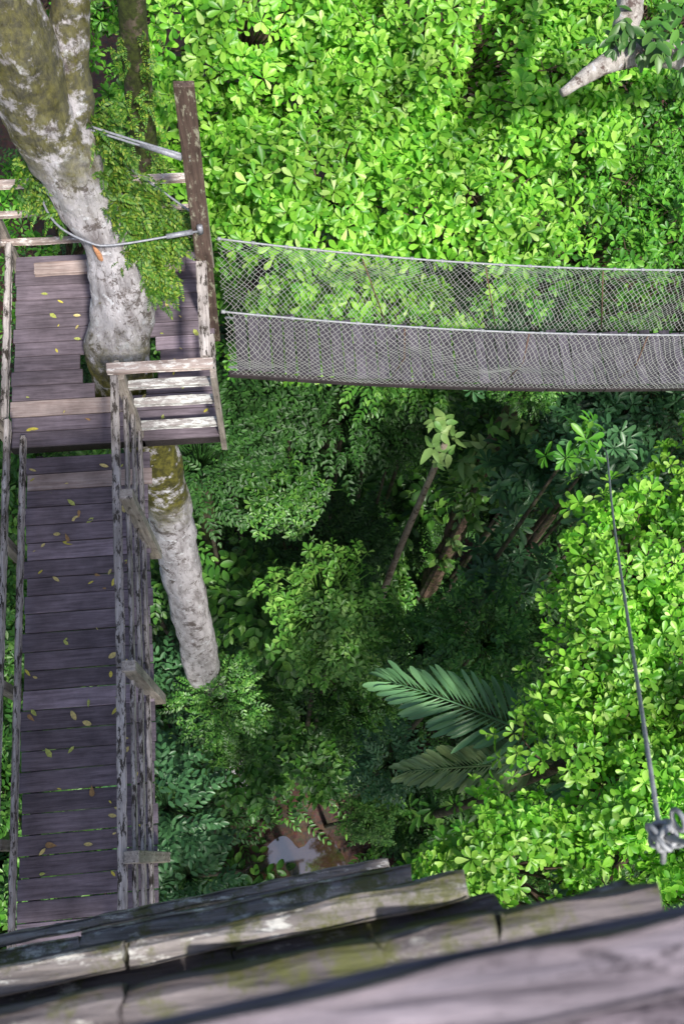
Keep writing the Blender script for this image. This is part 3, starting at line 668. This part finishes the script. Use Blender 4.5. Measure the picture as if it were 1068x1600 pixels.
for (yt, yb, bul) in ((4.25, 4.215, -.04), (4.95, 4.90, .05)):
    mb = MB(); ss = np.linspace(0, 1, 15); ph = rng.uniform(0, 50)
    def PT(x, s):
        nx = mnoise.noise(Vector((x * 1.1, s * 2, ph))) * .11; ny = mnoise.noise(Vector((x * 1.3, s * 2.2, ph + 9))) * .12
        nz_ = mnoise.noise(Vector((x * 1.7, s * 1.5, ph + 19))) * .11
        e = math.sin(math.pi * s)
        return (x + nx * (1 - s * .8), yt + (yb - yt) * s + bul * e + ny * e, 23.0 - sag(x) - s * 1.05 + nz_ * e)
    for sg in (-1, 1):
        for q in np.arange(X0 - .9, X1 + .9, .050):
            pts = []; q2 = q + rng.normal(0, .005)
            for s in ss:
                xx = q2 + sg * (s - .5) * .72 + .007 * math.sin(s * 34 + q * 9)
                if X0 - .02 <= xx <= X1: pts.append(PT(xx, s))
            if len(pts) > 2: tube(mb, pts, .0025, 3, cap=False)
    part('side_net', mb.mesh('side_net', M_net, True), T)
for q in np.arange(1.3, X1, 1.15):
    mb = MB(); tube(mb, [(q, 4.25, 23 - sag(q)), (q + .05, 4.21, 22.5 - sag(q)), (q - .05, 4.24, 21.95 - sag(q))], .006, 5)
    part('hanger_cord', mb.mesh('hanger_cord', M_rust, True), T)
    mb = MB(); tube(mb, [(q - .3, 4.95, 23 - sag(q)), (q, 4.91, 21.95 - sag(q))], .006, 5)
    part('hanger_cord', mb.mesh('hanger_cord', M_rust, True), T)

# rigging from mast to trunk
mb = MB()
tube(mb, [(-.36, 4.66, 23.52), (-1.0, 4.51, 23.60), (-1.2, 4.52, 23.64), (-1.43, 4.67, 23.68), (-1.52, 4.95, 23.7), (-1.3, 5.26, 23.7), (-1.0, 5.26, 23.65), (-.36, 4.78, 23.52)], .009, 8, 0, 5)
tube(mb, [(-.42, 4.65, 23.525), (-.62, 4.60, 23.55)], .02, 10); tube(mb, [(-.36, 4.66, 23.50), (-.36, 4.66, 23.58)], .024, 8)
single('steel_sling', mb.mesh('steel_sling', M_cable, True), 'grey steel cable sling looped from the mast round the trunk', 'cable', 'steel cables bracing the mast')
mb = MB()
for dz in (0, .035): tube(mb, [(-.36, 4.69, 24.3 + dz), (-.75, 4.85, 24.30 + dz), (-1.2, 5.05, 24.3 + dz)], .009, 8, 0, 3)
tube(mb, [(-.42, 4.70, 24.315), (-.7, 4.83, 24.315)], .022, 10)
single('steel_cable', mb.mesh('steel_cable', M_cable, True), 'short steel cable with turnbuckle tied to the mast', 'cable', 'steel cables bracing the mast')
mb = MB()
tube(mb, [(.572, -.01, 28.44), (1.9, 1.62, 25.0), (3.4, 3.5, 21.2), (3.75, 4.0, 20.2)], [.0045, .006, .009, .009], 8, 0, 6)
single('guy_cable', mb.mesh('guy_cable', M_rope, True), 'long thin guy cable running down from the tower into the trees', 'cable')

# ------------------------------------------------------------------ timber tower
T = thing('timber_tower', 'mossy weathered timber lookout tower with a stacked plank railing', 'tower', (-1.2, -2.4, 0))
sl = .1
def py(x, o=0): return -.075 + sl * x + o
mb = MB(); x = -3.0
while x < .58:
    w_ = rng.uniform(.16, .34); w_ = min(w_, .60 - x); e = rng.uniform(-.012, .012)
    if w_ < .05: break
    beam(mb, (x + w_ / 2, -4.4, 28.3), (x + w_ / 2, py(x + w_ / 2, -.085 + e), 28.3 + rng.normal(0, .004)), w_ - .008, .045)
    x += w_
part('deck', mb.mesh('tower_deck', M_tower), T, .006)
def tb(nm, cuts, o, z, w_, h_, mat=M_tower, gap=.004, jit=.003):
    for a, c_ in zip(cuts[:-1], cuts[1:]):
        mb = MB(); e = rng.normal(0, jit)
        rough_beam(mb, (a + gap, py(a, o + e), z + rng.normal(0, .004)), (c_ - gap, py(c_, o + e), z + rng.normal(0, .004)), w_, h_, max(10, int((c_ - a) * 60)), .007, 18)
        part(nm, mb.mesh(nm, mat), T)
tb('beam', [-2.6, -.27, .30], -.019, 28.22, .044, .07)
tb('beam', [-2.6, -.1, .36], -.066, 28.18, .050, .08, M_block)
tb('beam', [-2.6, -.5, .30], -.025, 27.42, .055, .08)
tb('beam', [-2.6, .2], -.080, 27.40, .055, .08, M_block)
tb('beam', [-2.6, .30], .012, 26.9, .03, .08)
tb('kick_board', [-2.6, -.9, -.17, .085, .21, .39], -.037, 28.88, .05, .08, M_block, .0025, .003)
tb('kick_board', [-2.6, -.3, .2, .6], -.092, 28.85, .058, .06, M_block)
mb = MB(); rough_beam(mb, (-2.6, py(-2.6, -.008), 29.43), (.9, py(.9, -.008), 29.44), .036, .05, 200, .005, 24)
part('handrail', mb.mesh('tower_handrail', M_towerlog, True), T)
mb = MB(); rough_beam(mb, (-2.6, py(-2.6, -.055), 29.40), (.9, py(.9, -.055), 29.41), .050, .035, 200, .005, 24); part('rail_cap', mb.mesh('rail_cap', M_towercap), T)
mb = MB(); rough_beam(mb, (-2.6, py(-2.6, -.118), 29.41), (.9, py(.9, -.118), 29.42), .066, .035, 200, .005, 24); part('rail_cap', mb.mesh('rail_cap', M_towerlog), T)
for x in (-2.5, 1.2):
    mb = MB(); beam(mb, (x, py(x, -.14), 27.2), (x, py(x, -.14), 29.36), .09, .09, (0, 1, 0)); part('post', mb.mesh('tpost', M_tower), T, .006)
for (x, y) in ((-2.8, -.7), (.3, -.7), (-2.8, -4.2), (.3, -4.2)):
    mb = MB(); tube(mb, [(x, y, 0), (x, y, 15), (x, y, 28.2)], [.16, .14, .12], 12, .08, 6); part('leg', mb.mesh('tleg', M_bark5, True), T)
mb = MB(); c0 = np.array([.575, -.015, 28.44])
for i in range(8):
    r_ = rng.uniform(.009, .016); ax = norm(rng.normal(size=3)); a_ = norm(np.cross(ax, [0, .3, 1])); b2 = np.cross(ax, a_); o_ = c0 + rng.normal(0, .008, 3)
    tube(mb, [o_ + r_ * (a_ * math.cos(t) * 1.3 + b2 * math.sin(t)) for t in np.linspace(0, 6.28, 18)], .0042, 7)
tube(mb, [c0 + (0, 0, -.02), c0 + (.02, -.02, -.06), c0 + (.03, -.04, -.10)], .005, 7); tube(mb, [c0, c0 + (.02, -.03, .2), c0 + (.0, -.05, .5), c0 + (.0, -.05, .95)], .005, 7, 0, 4)
single('cable_knot', mb.mesh('cable_knot', M_rope, True), 'tangled wire knot and clamps fixing the guy cable', 'knot')

# ------------------------------------------------------------------ fallen leaves
lm = []
lmats = [simple_mat('fallen_yellow', (.60, .52, .08), .5), simple_mat('fallen_olive', (.42, .46, .11), .5), simple_mat('fallen_brown', (.34, .20, .08), .6), simple_mat('fallen_tan', (.58, .48, .18), .5)]
for i in range(4):
    lm.append(leaves_mesh('fallen_leaf', np.zeros((1, 3)), np.array([[1.0, 0, 0]]), np.array([[0, 0, 1.0]]), .085, .035, lmats[i], ['oval', 'lance', 'obovate', 'oval'][i], .12, -.1))
for i in range(110):
    if i < 65: x, y, z = rng.uniform(-2.0, -1.12), rng.uniform(-.6, 3.45), Z0 - .045
    else:
        x, y, z = rng.uniform(-2.1, -.45), rng.uniform(3.7, 5.3), Z0 + .008
        if math.hypot(x + 1.22, y - 4.4) < .39: continue
    o = bpy.data.objects.new('fallen_leaf', lm[int(rng.choice([0, 0, 1, 1, 2, 3, 3]))]); COL.objects.link(o)
    o.location = (x, y, z); o.rotation_euler = (rng.normal(0, .2), rng.normal(0, .12), rng.uniform(0, 6.28)); s = rng.uniform(.3, 1.1); o.scale = (s, s * rng.uniform(.7, 1.3), s)
    o['label'] = 'dry yellowish fallen leaf lying on the deck boards'; o['category'] = 'leaf'; o['group'] = 'fallen leaves on the boards'

# ------------------------------------------------------------------ light, sky, camera
az_x, az_y, el = .36, -.93, math.radians(56)
h = norm(np.array([az_x, az_y])); sd = Vector((h[0] * math.cos(el), h[1] * math.cos(el), math.sin(el)))
sun = bpy.data.lights.new('sun', 'SUN'); sun.energy = 5.0; sun.angle = math.radians(4); sun.color = (1, .96, .88)
so = bpy.data.objects.new('sun', sun); so.rotation_euler = sd.to_track_quat('Z', 'Y').to_euler(); so.location = (0, 0, 60); COL.objects.link(so)
W_ = bpy.data.worlds.new('World'); scene.world = W_; W_.use_nodes = True; nt = W_.node_tree
sky = nt.nodes.new('ShaderNodeTexSky'); sky.sky_type = 'NISHITA'; sky.sun_disc = False; sky.dust_density = 2.5; sky.air_density = 1.0
sky.sun_elevation = el; sky.sun_rotation = math.atan2(h[0], h[1])
bg = nt.nodes['Background']; bg.inputs[1].default_value = .15; nt.links.new(sky.outputs[0], bg.inputs[0])
cam = bpy.data.cameras.new('camera'); cam.sensor_fit = 'VERTICAL'; cam.sensor_height = 36; cam.sensor_width = 24; cam.lens = 34.4
cam.clip_start = .05; cam.clip_end = 1000; cam.dof.use_dof = True; cam.dof.focus_distance = 9.5; cam.dof.aperture_fstop = 7
co_ = bpy.data.objects.new('camera', cam); COL.objects.link(co_)
Zc = Vector((.05165, .33512, .94077)).normalized(); Yc = Vector((-.08728, .93975, -.33053)); Yc = (Yc - Zc * Yc.dot(Zc)).normalized(); Xc = Yc.cross(Zc)
co_.matrix_world = Matrix.Translation((0, 0, 30)) @ Matrix((Xc, Yc, Zc)).to_4x4()
scene.camera = co_
scene.view_settings.view_transform = 'Standard'; scene.view_settings.look = 'None'; scene.view_settings.exposure = 0
